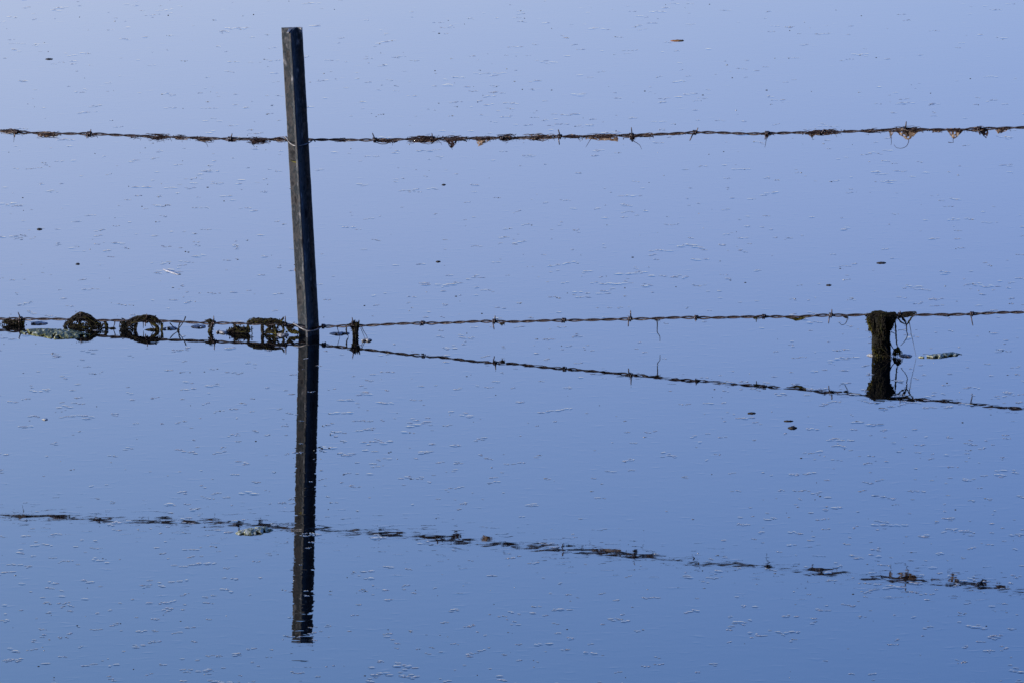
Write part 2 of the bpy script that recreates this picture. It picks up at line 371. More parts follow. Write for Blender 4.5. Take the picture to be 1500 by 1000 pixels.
def flakes(mb, pts, rpx, n, size=0.003, dep=0.0, mi=0):
    size *= 0.7; n = int(n * 1.3)
    """small crumpled leaf scraps clinging around a path"""
    cv = catmull(P3(pts, dep), 60)
    for q in range(n):
        c = rnd.choice(cv) + Vector((rnd.gauss(0, 1), rnd.gauss(0, 1), rnd.gauss(0, 1))) * rpx * PX * 0.45
        s = size * rnd.uniform(0.5, 1.5); A = Vector((rnd.gauss(0, 1), rnd.gauss(0, 1), rnd.gauss(0, 1))).normalized()
        B = A.cross(Vector((rnd.gauss(0, 1), rnd.gauss(0, 1), rnd.gauss(0, 1)))).normalized(); Nn = A.cross(B)
        b = len(mb.v); k = 6
        ring = [c + (A * math.cos(2 * math.pi * i / k) * rnd.uniform(.6, 1.2) + B * math.sin(2 * math.pi * i / k) * rnd.uniform(.4, .8)) * s + Nn * rnd.uniform(-.3, .3) * s for i in range(k)]
        mb.v += [c + Nn * 0.0003 + Nn * s * 0.2] + ring + [c - Nn * 0.0003]
        for i in range(k):
            j = (i + 1) % k
            mb.f += [(b, b + 1 + i, b + 1 + j), (b + k + 1, b + 1 + j, b + 1 + i)]; mb.mi += [mi, mi]
def web(mb, outline, dep=0.0, thick=0.0009, mi=0, res=7):
    """a limp sheet of dried weed with real thickness; outline = top edge points, bottom edge points in photo pixels"""
    topE, botE = outline; T = catmull(P3(topE, dep), 14); Bm = catmull(P3(botE, dep), 14)
    b = len(mb.v); seed = rnd.uniform(0, 99)
    for side in (1, -1):
        for i in range(14):
            for j in range(res):
                p = T[i].lerp(Bm[i], j / (res - 1))
                k = noise.noise(Vector((p.x * 160, p.z * 160, seed)))
                e2 = noise.noise(Vector((p.x * 420, p.z * 420, seed + 5))); k3 = noise.noise(Vector((p.x * 120, 3, seed + 9)))
                p = p + FDIR * (0.0014 * e2 + 0.0022 * k3 * j / (res - 1)) + Vector((0, 0, (0.0012 * e2 + 0.0016 * k3) * j / (res - 1)))
                mb.v.append(p + FN * (k * 0.0035 + side * thick * (0.5 + 0.3 * k) * (0.2 if j in (0, res - 1) or i in (0, 13) else 1)) + Vector((0, 0, k * 0.0008)))
    def I(sd, i, j): return b + sd * 14 * res + i * res + j
    for i in range(13):
        for j in range(res - 1):
            hole = noise.noise(Vector((i * 0.9 + seed, j * 0.9, 3))) > 0.33 and 0 < i < 12
            if hole: continue
            mb.f += [(I(0, i, j), I(0, i + 1, j), I(0, i + 1, j + 1), I(0, i, j + 1)), (I(1, i, j), I(1, i, j + 1), I(1, i + 1, j + 1), I(1, i + 1, j))]
            mb.mi += [mi, mi]
def thread(mb, pts, rpx=0.55, dep=0.0, mi=0):
    cv = catmull(P3(pts, dep), 26)
    cv = [p + noise.noise_vector(p * 220) * 0.0006 for p in cv]
    mb.tube(cv, [rpx * PX * (1 - 0.6 * i / 25) for i in range(26)], 5, mi)
def finish(mb, name, label, cat, group, mats):
    c = Vector((0, 0, 0))
    for v in mb.v: c += v
    c /= len(mb.v); zmin = min(v.z for v in mb.v)
    o = mb.build(name, mats, origin=Vector((c.x, c.y, max(zmin, 0.0))))
    tag(o, label, cat, group); return o
def wy(tab, x): return interp(tab, x)

# ---- scraps on the upper wire: (x0, x1, half thickness px, centre drop px, strands, flakes, webs, threads, mats, label)
GU = 'scraps of dried weed on the upper wire'
MT = [MAROON, TAN]; TM = [TAN, MAROON]
def scrap(x0, x1, r, drop, n, nf, label, webs=(), threads=(), mats=MT, size=0.0024):
    mb = MB(); k = 6; r *= 1.18; n = int(n * 1.2)
    pts = [(x0 + (x1 - x0) * i / (k - 1), wy(UP, x0 + (x1 - x0) * i / (k - 1)) + drop) for i in range(k)]
    if n: bundle(mb, pts, r, n, 0.0007)
    if nf: flakes(mb, pts, r, nf, size)
    for wb in webs: web(mb, wb[:2], mi=wb[2] if len(wb) > 2 else 0)
    for th in threads: thread(mb, th)
    return finish(mb, 'dried_weed', label, 'dried weed', GU, mats)
scrap(-6, 38, 3.0, 0.3, 22, 26, 'dark weed crust with a straight hanging thread, far left end of the upper wire', threads=[[(20, 196), (20.5, 202), (20, 209)]])
scrap(52, 88, 2.8, 1.2, 18, 22, 'brown weed crust with a tan underside, second along the upper wire from the left', webs=[([(55, 196), (70, 197), (84, 198)], [(55, 199.5), (68, 201), (84, 199)], 1)])
scrap(122, 142, 2.2, 1.2, 9, 10, 'small blob of weed under the barb second from the left on the upper wire', webs=[([(127, 197), (130, 197.5), (134, 198)], [(129, 200), (130, 202.5), (131, 200)])])
scrap(190, 206, 1.8, 0.6, 8, 6, 'tiny curl of weed with a hooked tail on the upper wire, left of the post', threads=[[(199, 200), (198, 203), (195, 205)]])
scrap(214, 250, 3.2, 0.4, 22, 26, 'thick lump of brown dried weed on the upper wire midway between left edge and post')
scrap(252, 278, 2.8, 0.9, 14, 16, 'drooping dried weed crust on the upper wire between two longer crusts left of the post')
scrap(283, 316, 2.4, 1.2, 14, 14, 'dried weed crust on the upper wire trailing a long bent tail left of the post', threads=[[(290, 203), (296, 207), (302, 210), (305, 216)], [(297, 207), (300, 206)]])
scrap(330, 352, 2.6, 0.5, 12, 14, 'dark weed wrapped round the leaning barb nearest the left of the steel post')
scrap(362, 396, 3.2, 1.6, 22, 24, 'shaggy dried weed with a hanging pointed tuft just left of the steel post', webs=[([(366, 205), (372, 206), (380, 206)], [(370, 209), (372, 212), (376, 210)])], threads=[[(372, 210), (371.5, 213), (373, 216)]])
scrap(398, 421, 2.6, 0.3, 14, 14, 'dark weed crust on the upper wire touching the left side of the steel post')
scrap(492, 512, 1.8, 1.2, 8, 6, 'thin smear of weed on the upper wire, nearest the steel post on its right')
scrap(545, 585, 2.6, 1.2, 18, 18, 'long low weed crust under the upright barb on the upper wire right of the post', webs=[([(570, 206), (577, 206), (583, 206)], [(573, 208), (578, 210), (582, 208)])])
scrap(598, 648, 3.4, 0.3, 32, 40, 'thick brown crust of dried weed on the upper wire around a short barb', webs=[([(626, 205), (632, 206), (640, 205)], [(628, 208), (633, 210), (637, 208)])])
scrap(648, 688, 2.8, 0.5, 18, 24, 'ragged dark weed clump with a torn pointed tuft hanging from the upper wire', webs=[([(650, 203), (660, 203), (672, 203)], [(655, 211), (661.5, 217), (667, 212)])], threads=[[(660, 213), (661, 216), (663, 220)], [(656, 205), (654, 209)], [(667, 206), (668, 211)]])
scrap(690, 726, 1.8, 0.3, 12, 12, 'tan weed scrap drooping to a point under the upper wire right of the torn tuft', webs=[([(697, 203), (710, 204), (722, 203)], [(699, 209), (702, 214.5), (718, 206)], 1)], threads=[[(705, 209), (701, 215)]])
scrap(728, 758, 3.4, -0.2, 22, 26, 'knobbly purple brown weed lump near the middle of the upper wire')
scrap(766, 812, 2.9, 0.6, 26, 28, 'even dark weed crust on the upper wire just left of the crossed barb')
scrap(826, 856, 2.2, 0.9, 12, 14, 'thin weed crust with ragged end on the upper wire, just right of crossed barb', threads=[[(846, 202), (849, 205), (850, 208)]])
scrap(856, 908, 1.7, -0.4, 16, 10, 'long pale tan strip of weed hanging like a ribbon under the upper wire', webs=[([(857, 200), (880, 200.5), (905, 199.5)], [(858, 204), (880, 205.5), (905, 208)], 1)], threads=[[(867, 201), (863, 208), (858, 216)]])
scrap(910, 940, 2.3, 1.0, 12, 12, 'dark weed on the tall barb of the upper wire with a thread trailing right', webs=[([(920, 200), (925, 201), (931, 200)], [(924, 205), (926, 208), (929, 206)])], threads=[[(926, 206), (933, 210), (937, 213), (940, 219)]])
scrap(936, 962, 2.4, 0.8, 14, 16, 'ragged weed crust on the upper wire just right of the tall barb')
scrap(975, 1008, 1.7, 0.6, 10, 6, 'faint weed smear on the upper wire left of the barb with a slanting lower point')
scrap(1112, 1134, 1.6, 0.5, 10, 10, 'small triangle of weed under the upper wire ending in one long straight thread', webs=[([(1116, 197), (1123, 197.5), (1130, 197)], [(1121, 200), (1123, 204), (1126, 200)])], threads=[[(1123, 201), (1122, 208), (1120.5, 216)]])
scrap(1176, 1232, 2.4, 0.2, 26, 26, 'dark weed crust with small tan triangle at its left end, right half of upper wire', webs=[([(1182, 195), (1189, 196), (1197, 195)], [(1186, 199), (1190, 202), (1193, 199)], 1)], threads=[[(1189, 200), (1191, 204)]])
scrap(1262, 1300, 1.9, 0.8, 14, 16, 'thin ragged weed fringe on the upper wire just left of the looped thread')
scrap(1300, 1354, 2.3, 0.2, 26, 24, 'big tan web of dried weed on the upper wire with a looping thread below',
      webs=[([(1301, 192), (1306, 192.5), (1311, 192)], [(1304, 198), (1305.5, 202), (1307, 198)], 1), ([(1312, 192), (1330, 191), (1351, 189)], [(1318, 198), (1330, 205.5), (1340, 198)], 1)],
      threads=[[(1305.5, 199), (1305.5, 206), (1305, 213)], [(1330, 203), (1331, 208), (1328, 214), (1321, 217.5), (1313, 216.5), (1309.5, 212)]])
scrap(1358, 1384, 1.7, 0.8, 12, 8, 'slim dark weed crust on the upper wire between two tan webs near the right edge')
scrap(1384, 1414, 1.8, 0.4, 12, 12, 'pale tan triangular web of weed hanging from the upper wire second from the right edge', webs=[([(1387, 191), (1399, 190.5), (1412, 190)], [(1391, 197), (1397, 204), (1405, 198)], 1)], threads=[[(1396.5, 202), (1396, 206), (1396.5, 209.5)], [(1389, 209), (1393, 209.3), (1396.5, 208.5)]])
scrap(1418, 1450, 2.4, 0.6, 16, 16, 'dark maroon fold of weed hanging askew from the barb nearest the right edge', webs=[([(1428, 190), (1437, 189.5), (1447, 189)], [(1437, 198), (1444, 203.5), (1447, 197)])])
scrap(1454, 1480, 1.6, 0.3, 10, 6, 'small pale scrap of weed under the upper wire nearest the right edge', webs=[([(1458, 189.5), (1468, 189), (1477, 188)], [(1459, 194), (1465, 195.5), (1475, 191.5)], 1)])

# ---- clumps on the lower wire
GL = 'weed clumps caught on the lower wire'
W2 = [WEED, OLIVE, STRAW]
def clump(parts, label, mats=W2, nm='weed_clump', cat='weed clump'):
    mb = MB()
    for k in parts:
        if k[0] == 'b': bundle(mb, k[1], k[2], k[3], k[4] if len(k) > 4 else 0.0010, mi=k[5] if len(k) > 5 else None)
        elif k[0] == 'f': flakes(mb, k[1], k[2], k[3], k[4] if len(k) > 4 else 0.003, mi=k[5] if len(k) > 5 else 0)
        elif k[0] == 't': thread(mb, k[1], k[2] if len(k) > 2 else 0.55, mi=k[3] if len(k) > 3 else 0)
    return finish(mb, nm, label, cat, GL, mats)
clump([('b', [(3, 471), (18, 472), (36, 471)], 3.5, 40), ('b', [(4, 478), (18, 479), (34, 477)], 4, 50), ('f', [(4, 475), (18, 476), (34, 475)], 8, 120), ('b', [(30, 466), (30, 472), (33, 480)], 2, 14), ('b', [(36, 469), (34, 475), (32, 479)], 1.2, 8, 0.0008, 1), ('b', [(15, 469), (24, 471), (29, 469)], 1.5, 8, 0.0008, 1)],
      'dark block of weed on the lower wire at the left edge of the picture')
clump([('b', [(92, 480), (103, 470), (118, 463), (130, 466), (142, 474), (150, 480)], 3.5, 70), ('b', [(96, 482), (108, 477), (118, 480), (132, 482), (148, 483)], 3.2, 60), ('f', [(96, 480), (108, 470), (119, 464), (132, 470), (146, 480)], 6, 120),
       ('b', [(118, 463), (116, 472), (120, 481)], 2.2, 22), ('b', [(126, 466), (134, 475), (140, 482)], 3.5, 36), ('f', [(124, 474), (136, 478), (148, 481)], 6, 110), ('b', [(104, 470), (104, 476), (100, 482)], 3, 26), ('b', [(116, 471), (121, 475), (127, 474)], 1.2, 10, 0.0008, 1)],
      'large humped mound of brown weed on the lower wire beside the green algae mat')
clump([('b', [(152, 470), (156, 475), (155, 481)], 2.8, 24), ('b', [(147, 481), (158, 482), (170, 481)], 2, 24), ('f', [(150, 476), (156, 477)], 4, 24), ('t', [(168, 471), (167, 477), (165, 482)], 0.9), ('t', [(176, 471), (175, 477), (176, 481)], 0.7)],
      'small knot of weed on the lower wire between the humped mound and the ringed mound')
clump([('b', [(176, 482), (184, 476), (196, 470), (212, 466), (226, 468), (236, 473)], 3.4, 80), ('f', [(178, 480), (188, 476), (200, 470), (212, 467), (232, 471)], 5, 110), ('b', [(177, 471), (182, 477), (186, 484)], 4, 44), ('f', [(180, 476), (188, 480), (196, 480)], 6, 100),
       ('b', [(200, 471), (199, 478), (196, 485)], 3, 30), ('b', [(216, 467), (224, 474), (231, 480), (234, 487)], 2.2, 30), ('b', [(236, 472), (237, 479), (235, 487)], 2, 22), ('t', [(210, 472), (210, 481)], 0.8), ('b', [(206, 486), (220, 483), (234, 482)], 1.8, 22), ('t', [(219, 472), (224, 479), (228, 486)], 0.9)],
      'arched mound of weed forming open rings on the lower wire, left of the crossed twig')
clump([('t', [(272, 464), (269, 471), (264, 478), (260, 484)], 1.0), ('t', [(249, 473), (254, 479), (261, 484), (266, 488)], 0.9), ('t', [(265, 470), (262, 478), (262, 486)], 1.3), ('b', [(262, 478), (261, 483), (258, 486)], 1.4, 8)],
      'thin crossed twig standing on the lower wire between two weed clumps', nm='twig', cat='twig')
clump([('b', [(300, 471), (308, 470), (314, 471)], 2.2, 20), ('b', [(307, 471), (309, 478), (307, 486), (308, 494)], 2.8, 40), ('f', [(307, 472), (309, 480), (307, 488)], 3.5, 50), ('t', [(302, 470), (300, 468)], 0.6), ('b', [(312, 473), (314, 476)], 1.2, 8)],
      'narrow upright tuft of weed hanging from the lower wire to the water')
clump([('b', [(341, 475), (346, 480), (352, 486)], 2.2, 20), ('b', [(332, 488), (344, 484), (356, 485), (366, 482)], 4.2, 80), ('f', [(333, 487), (345, 484), (365, 483)], 7, 130), ('b', [(362, 474), (364, 480), (364, 488)], 2.2, 24), ('b', [(345, 492), (356, 489), (364, 490)], 2.5, 30), ('t', [(369, 478), (369, 487), (371, 494)], 1.0)],
      'low dark weed clump sagging into the water left of the ringed tangle by the post')
clump([('b', [(362, 473), (374, 469), (386, 470), (402, 469), (416, 473)], 2.8, 70, 0.001), ('f', [(364, 472), (378, 470), (392, 470), (414, 472)], 4, 80, 0.0026, 1), ('b', [(384, 473), (384, 482), (385, 492)], 2.3, 34), ('b', [(388, 474), (394, 480), (388, 486)], 1.8, 20), ('b', [(400, 472), (402, 482), (404, 492)], 2.8, 34),
       ('b', [(385, 489), (396, 486), (406, 488), (414, 486)], 2.2, 34), ('b', [(410, 470), (415, 480), (414, 490)], 2, 28), ('b', [(416, 465), (409, 474), (405, 482)], 1.5, 14), ('f', [(398, 478), (404, 486), (410, 490)], 5, 60), ('b', [(392, 473), (397, 479), (393, 487)], 1.2, 10)],
      'tangle of looping weed rings on the lower wire nearest the left of the steel post')
clump([('b', [(416, 474), (424, 479), (432, 477)], 2.2, 24, 0.001, 0), ('b', [(420, 480), (426, 485), (434, 486), (438, 488)], 2.0, 26, 0.0011, 1), ('f', [(420, 483), (430, 485)], 4, 26, 0.0028, 1), ('t', [(424, 497), (432, 496), (438, 493)], 0.9)],
      'yellow green weed sprig touching the left foot of the steel post', mats=[WEED, OLIVE, STRAW])
clump([('b', [(519, 472), (520, 482), (521, 496)], 5.0, 70), ('f', [(518, 474), (520, 484), (521, 492)], 6, 90), ('b', [(526, 470), (524, 480), (523, 490)], 1.8, 22, 0.0008, 1), ('b', [(509, 474), (507, 484), (509, 492)], 0.9, 7), ('b', [(509, 477), (514, 475), (518, 474)], 1.6, 12),
       ('t', [(494, 479), (496, 486), (498, 494)], 0.6), ('t', [(528, 476), (534, 487), (540, 498)], 0.6), ('t', [(528, 480), (532, 489), (535, 497)], 0.5)],
      'upright tuft of weed with spidery stems on the lower wire just right of the post', mats=[WEED, OLIVE, STRAW])
clump([('b', [(731, 473), (735, 474), (739, 473)], 1.4, 12), ('f', [(733, 473.5), (738, 474)], 2, 8, 0.002)], 'tiny weed scrap under the lower wire right of the forked barb near mid picture')
clump([('b', [(956, 467), (962, 468), (968, 467)], 1.5, 10, 0.0007), ('t', [(962, 468), (963, 476), (963, 486), (966, 492), (967, 500)], 0.9)], 'single dark root thread hanging from the lower wire nearly to the water', nm='root_thread', cat='root')
clump([('b', [(1102, 465), (1108, 466), (1114, 465)], 1.5, 10, 0.0007, 1), ('t', [(1108, 466), (1108, 469), (1107.5, 472)], 1.0, 1)], 'small green weed tip hanging from the lower wire beside a barb')
clump([('b', [(1150, 464), (1160, 466), (1168, 468), (1178, 465), (1186, 463)], 1.5, 22, 0.0007, 1), ('t', [(1160, 467), (1167, 470)], 0.9, 1)], 'shallow V of green weed under the lower wire left of the mossy stump')
clump([('t', [(1240, 463), (1241, 468), (1238, 474), (1233, 476), (1229, 472)], 0.7), ('b', [(1236, 464), (1240, 465), (1244, 464)], 1.4, 8)], 'small hooked thread curling under the lower wire just left of the mossy stump', nm='root_thread', cat='root')
clump([('b', [(1314, 462), (1328, 461), (1344, 460)], 2.4, 30), ('b', [(1318, 462), (1324, 468), (1328, 475)], 1.1, 8), ('b', [(1338, 462), (1332, 470), (1328, 476)], 1.0, 7, 0.0008, 1), ('b', [(1314, 466), (1320, 472), (1327, 476)], 0.8, 6, 0.0008, 1), ('t', [(1328, 474), (1328, 484), (1329, 492), (1325, 500), (1319, 506)], 0.9, 2),
       ('t', [(1332, 472), (1335, 490), (1338, 503), (1342, 522)], 0.5, 2), ('t', [(1315, 484), (1327, 482)], 0.4)], 'webbed weed strands hanging from the lower wire just right of the mossy stump')
clump([('b', [(1311, 472), (1312, 482), (1313, 495), (1315, 512)], 1.2, 9, 0.0009, 2), ('b', [(1308, 520), (1314, 512), (1320, 520)], 2.8, 24, 0.001, 1), ('t', [(1303, 500), (1308, 510), (1313, 514)], 0.9), ('t', [(1305, 486), (1312, 489)], 0.7), ('f', [(1311, 519), (1317, 519)], 3, 20, 0.0025, 1)],
      'yellowish strand of weed widening to a wad at the waterline right of the stump', mats=[WEED, OLIVE, STRAW])
clump([('b', [(1374, 461), (1386, 462), (1398, 461)], 1.2, 10, 0.0007)], 'faint weed smear on the lower wire near the right edge of the picture')

# ------------------------------------------------------------------ mossy stump draped with weed
def stump():
    b0 = on_fence(1290.5, 521); b0.z = 0.0
    root = empty('mossy_stump', b0)
    tag(root, 'short dark mossy stump draped with wet weed, standing in water under the lower wire', 'stump')
    top = on_fence(1290, 463.5, 0.0); mb = MB(); n = 20; st = 22
    for i in range(st + 1):
        t = i / st; z = -0.12 + (top.z + 0.12) * t; c = Vector((b0.x + (top.x - b0.x) * max(0, t * 2 - 1), b0.y, z)) 
        for k in range(n):
            a = 2 * math.pi * k / n
            r = 0.0148 * (1 + 0.10 * noise.noise(Vector((math.cos(a) * 1.5, math.sin(a) * 1.5, z * 40))) + 0.07 * noise.noise(Vector((math.cos(a) * 5, math.sin(a) * 5, z * 90))))
            mb.v.append(c + Vector((math.cos(a) * r, math.sin(a) * r, 0.002 * noise.noise(Vector((a, 0, 1))) if i == st else 0)))
    for i in range(st):
        for k in range(n):
            k2 = (k + 1) % n; mb.f.append((i * n + k, i * n + k2, (i + 1) * n + k2, (i + 1) * n + k)); mb.mi.append(0)
    mb.f.append(tuple(st * n + k for k in range(n))); mb.mi.append(0)
    mb.build('trunk', MOSS, root)
    m = MB()
    for (pts, r, k, d) in [([(1270, 465), (1282, 462), (1296, 463), (1316, 463)], 3.6, 130, 0.004), ([(1276, 462), (1278, 476), (1282, 490)], 3.6, 70, 0.010), ([(1303, 463), (1306, 470), (1301, 484)], 3.8, 70, 0.008),
                           ([(1290, 464), (1290, 480), (1292, 500)], 7, 90, 0.018), ([(1271, 466), (1273, 474), (1278, 484)], 2.6, 40, 0.002), ([(1311, 464), (1306, 474), (1302, 480)], 2.6, 40, 0.0), ([(1280, 470), (1279, 500), (1280, 524)], 2.0, 40, 0.004),
                           ([(1302, 470), (1302, 500), (1303, 524)], 2.0, 40, 0.004), ([(1280, 500), (1292, 508), (1302, 522)], 6, 60, 0.014)]:
        bundle(m, pts, r, k, 0.0010, dep=d, mi=0 if rnd.random() < 0.7 else None)
    flakes(m, [(1270, 465), (1284, 463), (1300, 464), (1316, 463)], 5, 130, 0.003)
    flakes(m, [(1274, 470), (1278, 482)], 5, 60, 0.0032, 0.006); flakes(m, [(1308, 467), (1303, 480)], 5, 50, 0.003, 0.006)
    flakes(m, [(1290, 475), (1291, 520)], 11, 160, 0.003, 0.016)
    m.build('weed_drape', [DARKWEED, OLIVE, STRAW], root)
    g = MB(); flakes(g, [(1281, 508), (1284, 516)], 5, 70, 0.0026, 0.014); flakes(g, [(1273, 468), (1276, 480)], 4, 40, 0.0024, 0.010); flakes(g, [(1285, 520), (1300, 521)], 3, 30, 0.0024, 0.014)
    bundle(g, [(1272, 474), (1276, 482), (1279, 488)], 1.6, 16, 0.0008, dep=0.012, mi=0)
    g.build('moss', OLIVE, root)
stump()

# ------------------------------------------------------------------ floating things on the water
def mat_patch(outline_px, h, mat, name, label, cat, group=None, nx=90, ny=22, rough=1.0, lump=90, holes=0.05):
    """a floating mat: (x, y_top, y_bottom) outline in photo pixels laid on the water, swollen h metres"""
    mb = MB(); seed = rnd.uniform(0, 50); xs = [o[0] for o in outline_px]
    for i in range(nx + 1):
        x = xs[0] + (xs[-1] - xs[0]) * i / nx
        t = interp([(o[0], o[1]) for o in outline_px], x); b = interp([(o[0], o[2]) for o in outline_px], x)
        edge = math.sin(math.pi * i / nx) ** 0.35 if 0 < i < nx else 0
        for j in range(ny + 1):
            v = j / ny; p = on_water(x, t + (b - t) * v)
            q = noise.noise(Vector((p.x * lump, p.y * lump * 0.35, seed))) + 0.5 * noise.noise(Vector((p.x * lump * 2.7, p.y * lump, seed)))
            e = math.sin(math.pi * v) ** 0.5 if 0 < j < ny else 0
            p.z = -0.002 + (0.003 + h * (0.55 + 0.6 * q * rough)) * e * edge
            p.x += 0.002 * q
            mb.v.append(p)
    for i in range(nx):
        for j in range(ny):
            a = i * (ny + 1) + j; pc = mb.v[a]
            d_e = min(i, nx - 1 - i) / nx * 3, min(j, ny - 1 - j) / ny * 2
            if noise.noise(Vector((pc.x * 130, pc.y * 55, seed + 4))) > holes + 0.85 * min(d_e): continue
            mb.f.append((a, a + ny + 1, a + ny + 2, a + 1)); mb.mi.append(0)
    c = on_water((xs[0] + xs[-1]) / 2, (outline_px[0][1] + outline_px[0][2]) / 2)
    o = mb.build(name, mat, origin=c)
    # a closed underside just below the water
    md = o.modifiers.new('thickness', 'SOLIDIFY'); md.thickness = 0.002; md.offset = -1
    o['kind'] = 'thing'
    return tag(o, label, cat, group)
mat_patch([(29, 486, 488), (40, 482.5, 490), (60, 481.5, 493), (80, 482, 497), (104, 483, 496), (132, 490, 493)], 0.0022, ALGAE, 'algae_mat', 'long green algae mat floating under the lower wire beside the humped weed mound', 'algae', lump=170)
mat_patch([(346, 780, 781), (352, 777, 783), (366, 774, 783), (380, 772, 782), (392, 772, 778), (400, 775, 777)], 0.002, PALE_GREEN, 'algae_mat', 'small green algae patch floating in front, left of the reflection of the steel post', 'algae', lump=170)
mat_patch([(1344, 523, 524), (1358, 521, 524), (1372, 518.5, 524.5), (1386, 517, 523), (1396, 516, 521), (1409, 519, 521)], 0.0009, PALE_GREEN, 'algae_mat', 'thin pale green scum patch floating right of the mossy stump', 'algae', lump=220, holes=-0.2)
GP = 'pale foam patches floating along the lower wire'
def foam(x0, x1, y, hpx, label, m=None):
    k = 5; out = []
    for i in range(k + 1):
        u = i / k; x = x0 + (x1 - x0) * u; e = 0.25 + 0.75 * math.sin(math.pi * u); o = rnd.uniform(-0.8, 0.8)
        out.append((x, y + o - hpx * e * 0.5, y + o + hpx * e * 0.5))
    mat_patch(out, 0.0007, m or SCUM, 'foam_patch', label, 'foam', GP, 60, 16, 1.5, 240, -0.12)['kind'] = 'thing'
foam(42, 70, 474, 3.5, 'faint foam patch behind the long green algae mat')
foam(236, 260, 481.5, 3.5, 'foam patch in the gap between the ringed weed mound and the crossed twig')
foam(280, 302, 479, 4.5, 'foam patch in the gap between the crossed twig and the upright tuft')
foam(313, 334, 487, 3.5, 'foam patch between the upright tuft and the low dark clump')
foam(404, 424, 491, 3.5, 'foam patch under the ringed tangle left of the steel post')
foam(484, 510, 489, 3.0, 'foam patch between the steel post and the tuft with spidery stems')
foam(528, 546, 499, 3.0, 'foam patch at the right foot of the tuft with spidery stems')
foam(1271, 1282, 520.5, 2.6, 'small foam patch touching the left foot of the mossy stump')
foam(1318, 1336, 521.5, 2.0, 'thin foam line between the mossy stump and the pale green scum')

def slab(cx, cy, lpx, wpx, ang, h, mat, name, label, cat, group=None, bend=0.0):
    """small floating flake: a lens shaped body; ang is its heading on the water in degrees"""
    c = on_water(cx, cy); mb = MB(); n = 14; m_ = 5
    d = Vector((math.cos(R(ang)), math.sin(R(ang)), 0)); e = Vector((-d.y, d.x, 0)); px = (c - CAM).length / LENS_PX
    for i in range(n + 1):
        u = i / n * 2 - 1; wd = (1 - abs(u) ** 2.2) * wpx * px / 2 * (1 + 0.3 * noise.noise(Vector((u * 3, cx, cy)))) + 0.0003
        for j in range(m_ + 1):
            v = j / m_ * 2 - 1
            z = 0.45 * h * (1 - v * v) * (1 - u * u) + h * 0.4 * noise.noise(Vector((u * 4, v * 3, cx)))
            mb.v.append(c + d * (u * lpx * px / 2) + e * (v * wd + bend * u * u * px) + Vector((0, 0, max(0.0004, z + 0.0006))))
    for i in range(n):
        for j in range(m_):
            a = i * (m_ + 1) + j; mb.f.append((a, a + m_ + 1, a + m_ + 2, a + 1)); mb.mi.append(0)
    o = mb.build(name, mat, origin=c); md = o.modifiers.new('thickness', 'SOLIDIFY'); md.thickness = 0.001; md.offset = -1; o['kind'] = 'thing'
    return tag(o, label, cat, group)
slab(250, 398.5, 60, 6, -64, 0.003, WHITE, 'feather', 'small white feather lying aslant on the water left of the steel post', 'feather')
slab(992, 60, 20, 14, -4, 0.004, LEAF, 'leaf', 'tiny orange brown leaf floating far out near the top of the picture', 'leaf')
slab(66, 614, 8, 12, 0, 0.003, PALE, 'foam_fleck', 'bright white fleck with a brown speck floating left of the post reflection', 'foam')
GD = 'dark bits of debris floating on the water'
for (x, y, l, wd, h, lab) in [(1160.5, 626.5, 13, 13, 0.004, 'biggest dark lump of debris floating below the lower wire reflection, left of the stump reflection'),
                           (72, 87, 11, 16, 0.003, 'dark debris in a small cluster floating far out near the top left corner'),
                           (58, 336, 8, 12, 0.0035, 'reddish dark speck at the end of a pale smear, left between the two wires'),
                           (114, 387, 6, 10, 0.003, 'round dark speck floating alone left of the white feather'),
                           (1291, 385.5, 14, 12, 0.003, 'dark double speck floating between the wires straight above the stump'),
                           (650, 271, 6, 10, 0.0025, 'black speck floating between the wires right of the post'),
                           (642, 383.5, 7, 10, 0.0025, 'dark speck floating above the lower wire, right of the post, below the other black speck'),
                           (1214, 418, 8, 10, 0.0025, 'dark speck with a pale rim floating above the lower wire left of the stump'),
                           (620, 470 - 3, 0, 0, 0, None)]:
    if lab: slab(x, y, l, wd, rnd.uniform(-10, 10), h, GRIT, 'debris', lab, 'debris', GD)
slab(1101, 605, 12, 7, 3, 0.003, GRIT, 'debris', 'thin dark smear of debris just below the lower wire reflection left of the stump', 'debris', GD)
slab(1155, 616.5, 14, 6, 3, 0.002, GRIT, 'debris', 'low dark smear of debris just behind the biggest dark lump', 'debris', GD)

# small brown flake stuck to the left edge of the post
fb = MB(); d = ray(434, 396)
c0 = CAM + d * ((BASE.y - 0.006 - CAM.y) / d.y)
fb.tube([c0 + Vector((0.002, 0, -0.006)), c0 + Vector((-0.0015, 0, -0.001)), c0 + Vector((-0.002, 0, 0.003)), c0 + Vector((0.0008, 0, 0.007))], [0.0006, 0.0016, 0.0015, 0.0004], 6)
tag(fb.build('weed_flake', TAN, origin=c0), 'tiny tan flake stuck to the left edge of the steel post halfway down', 'weed flake')

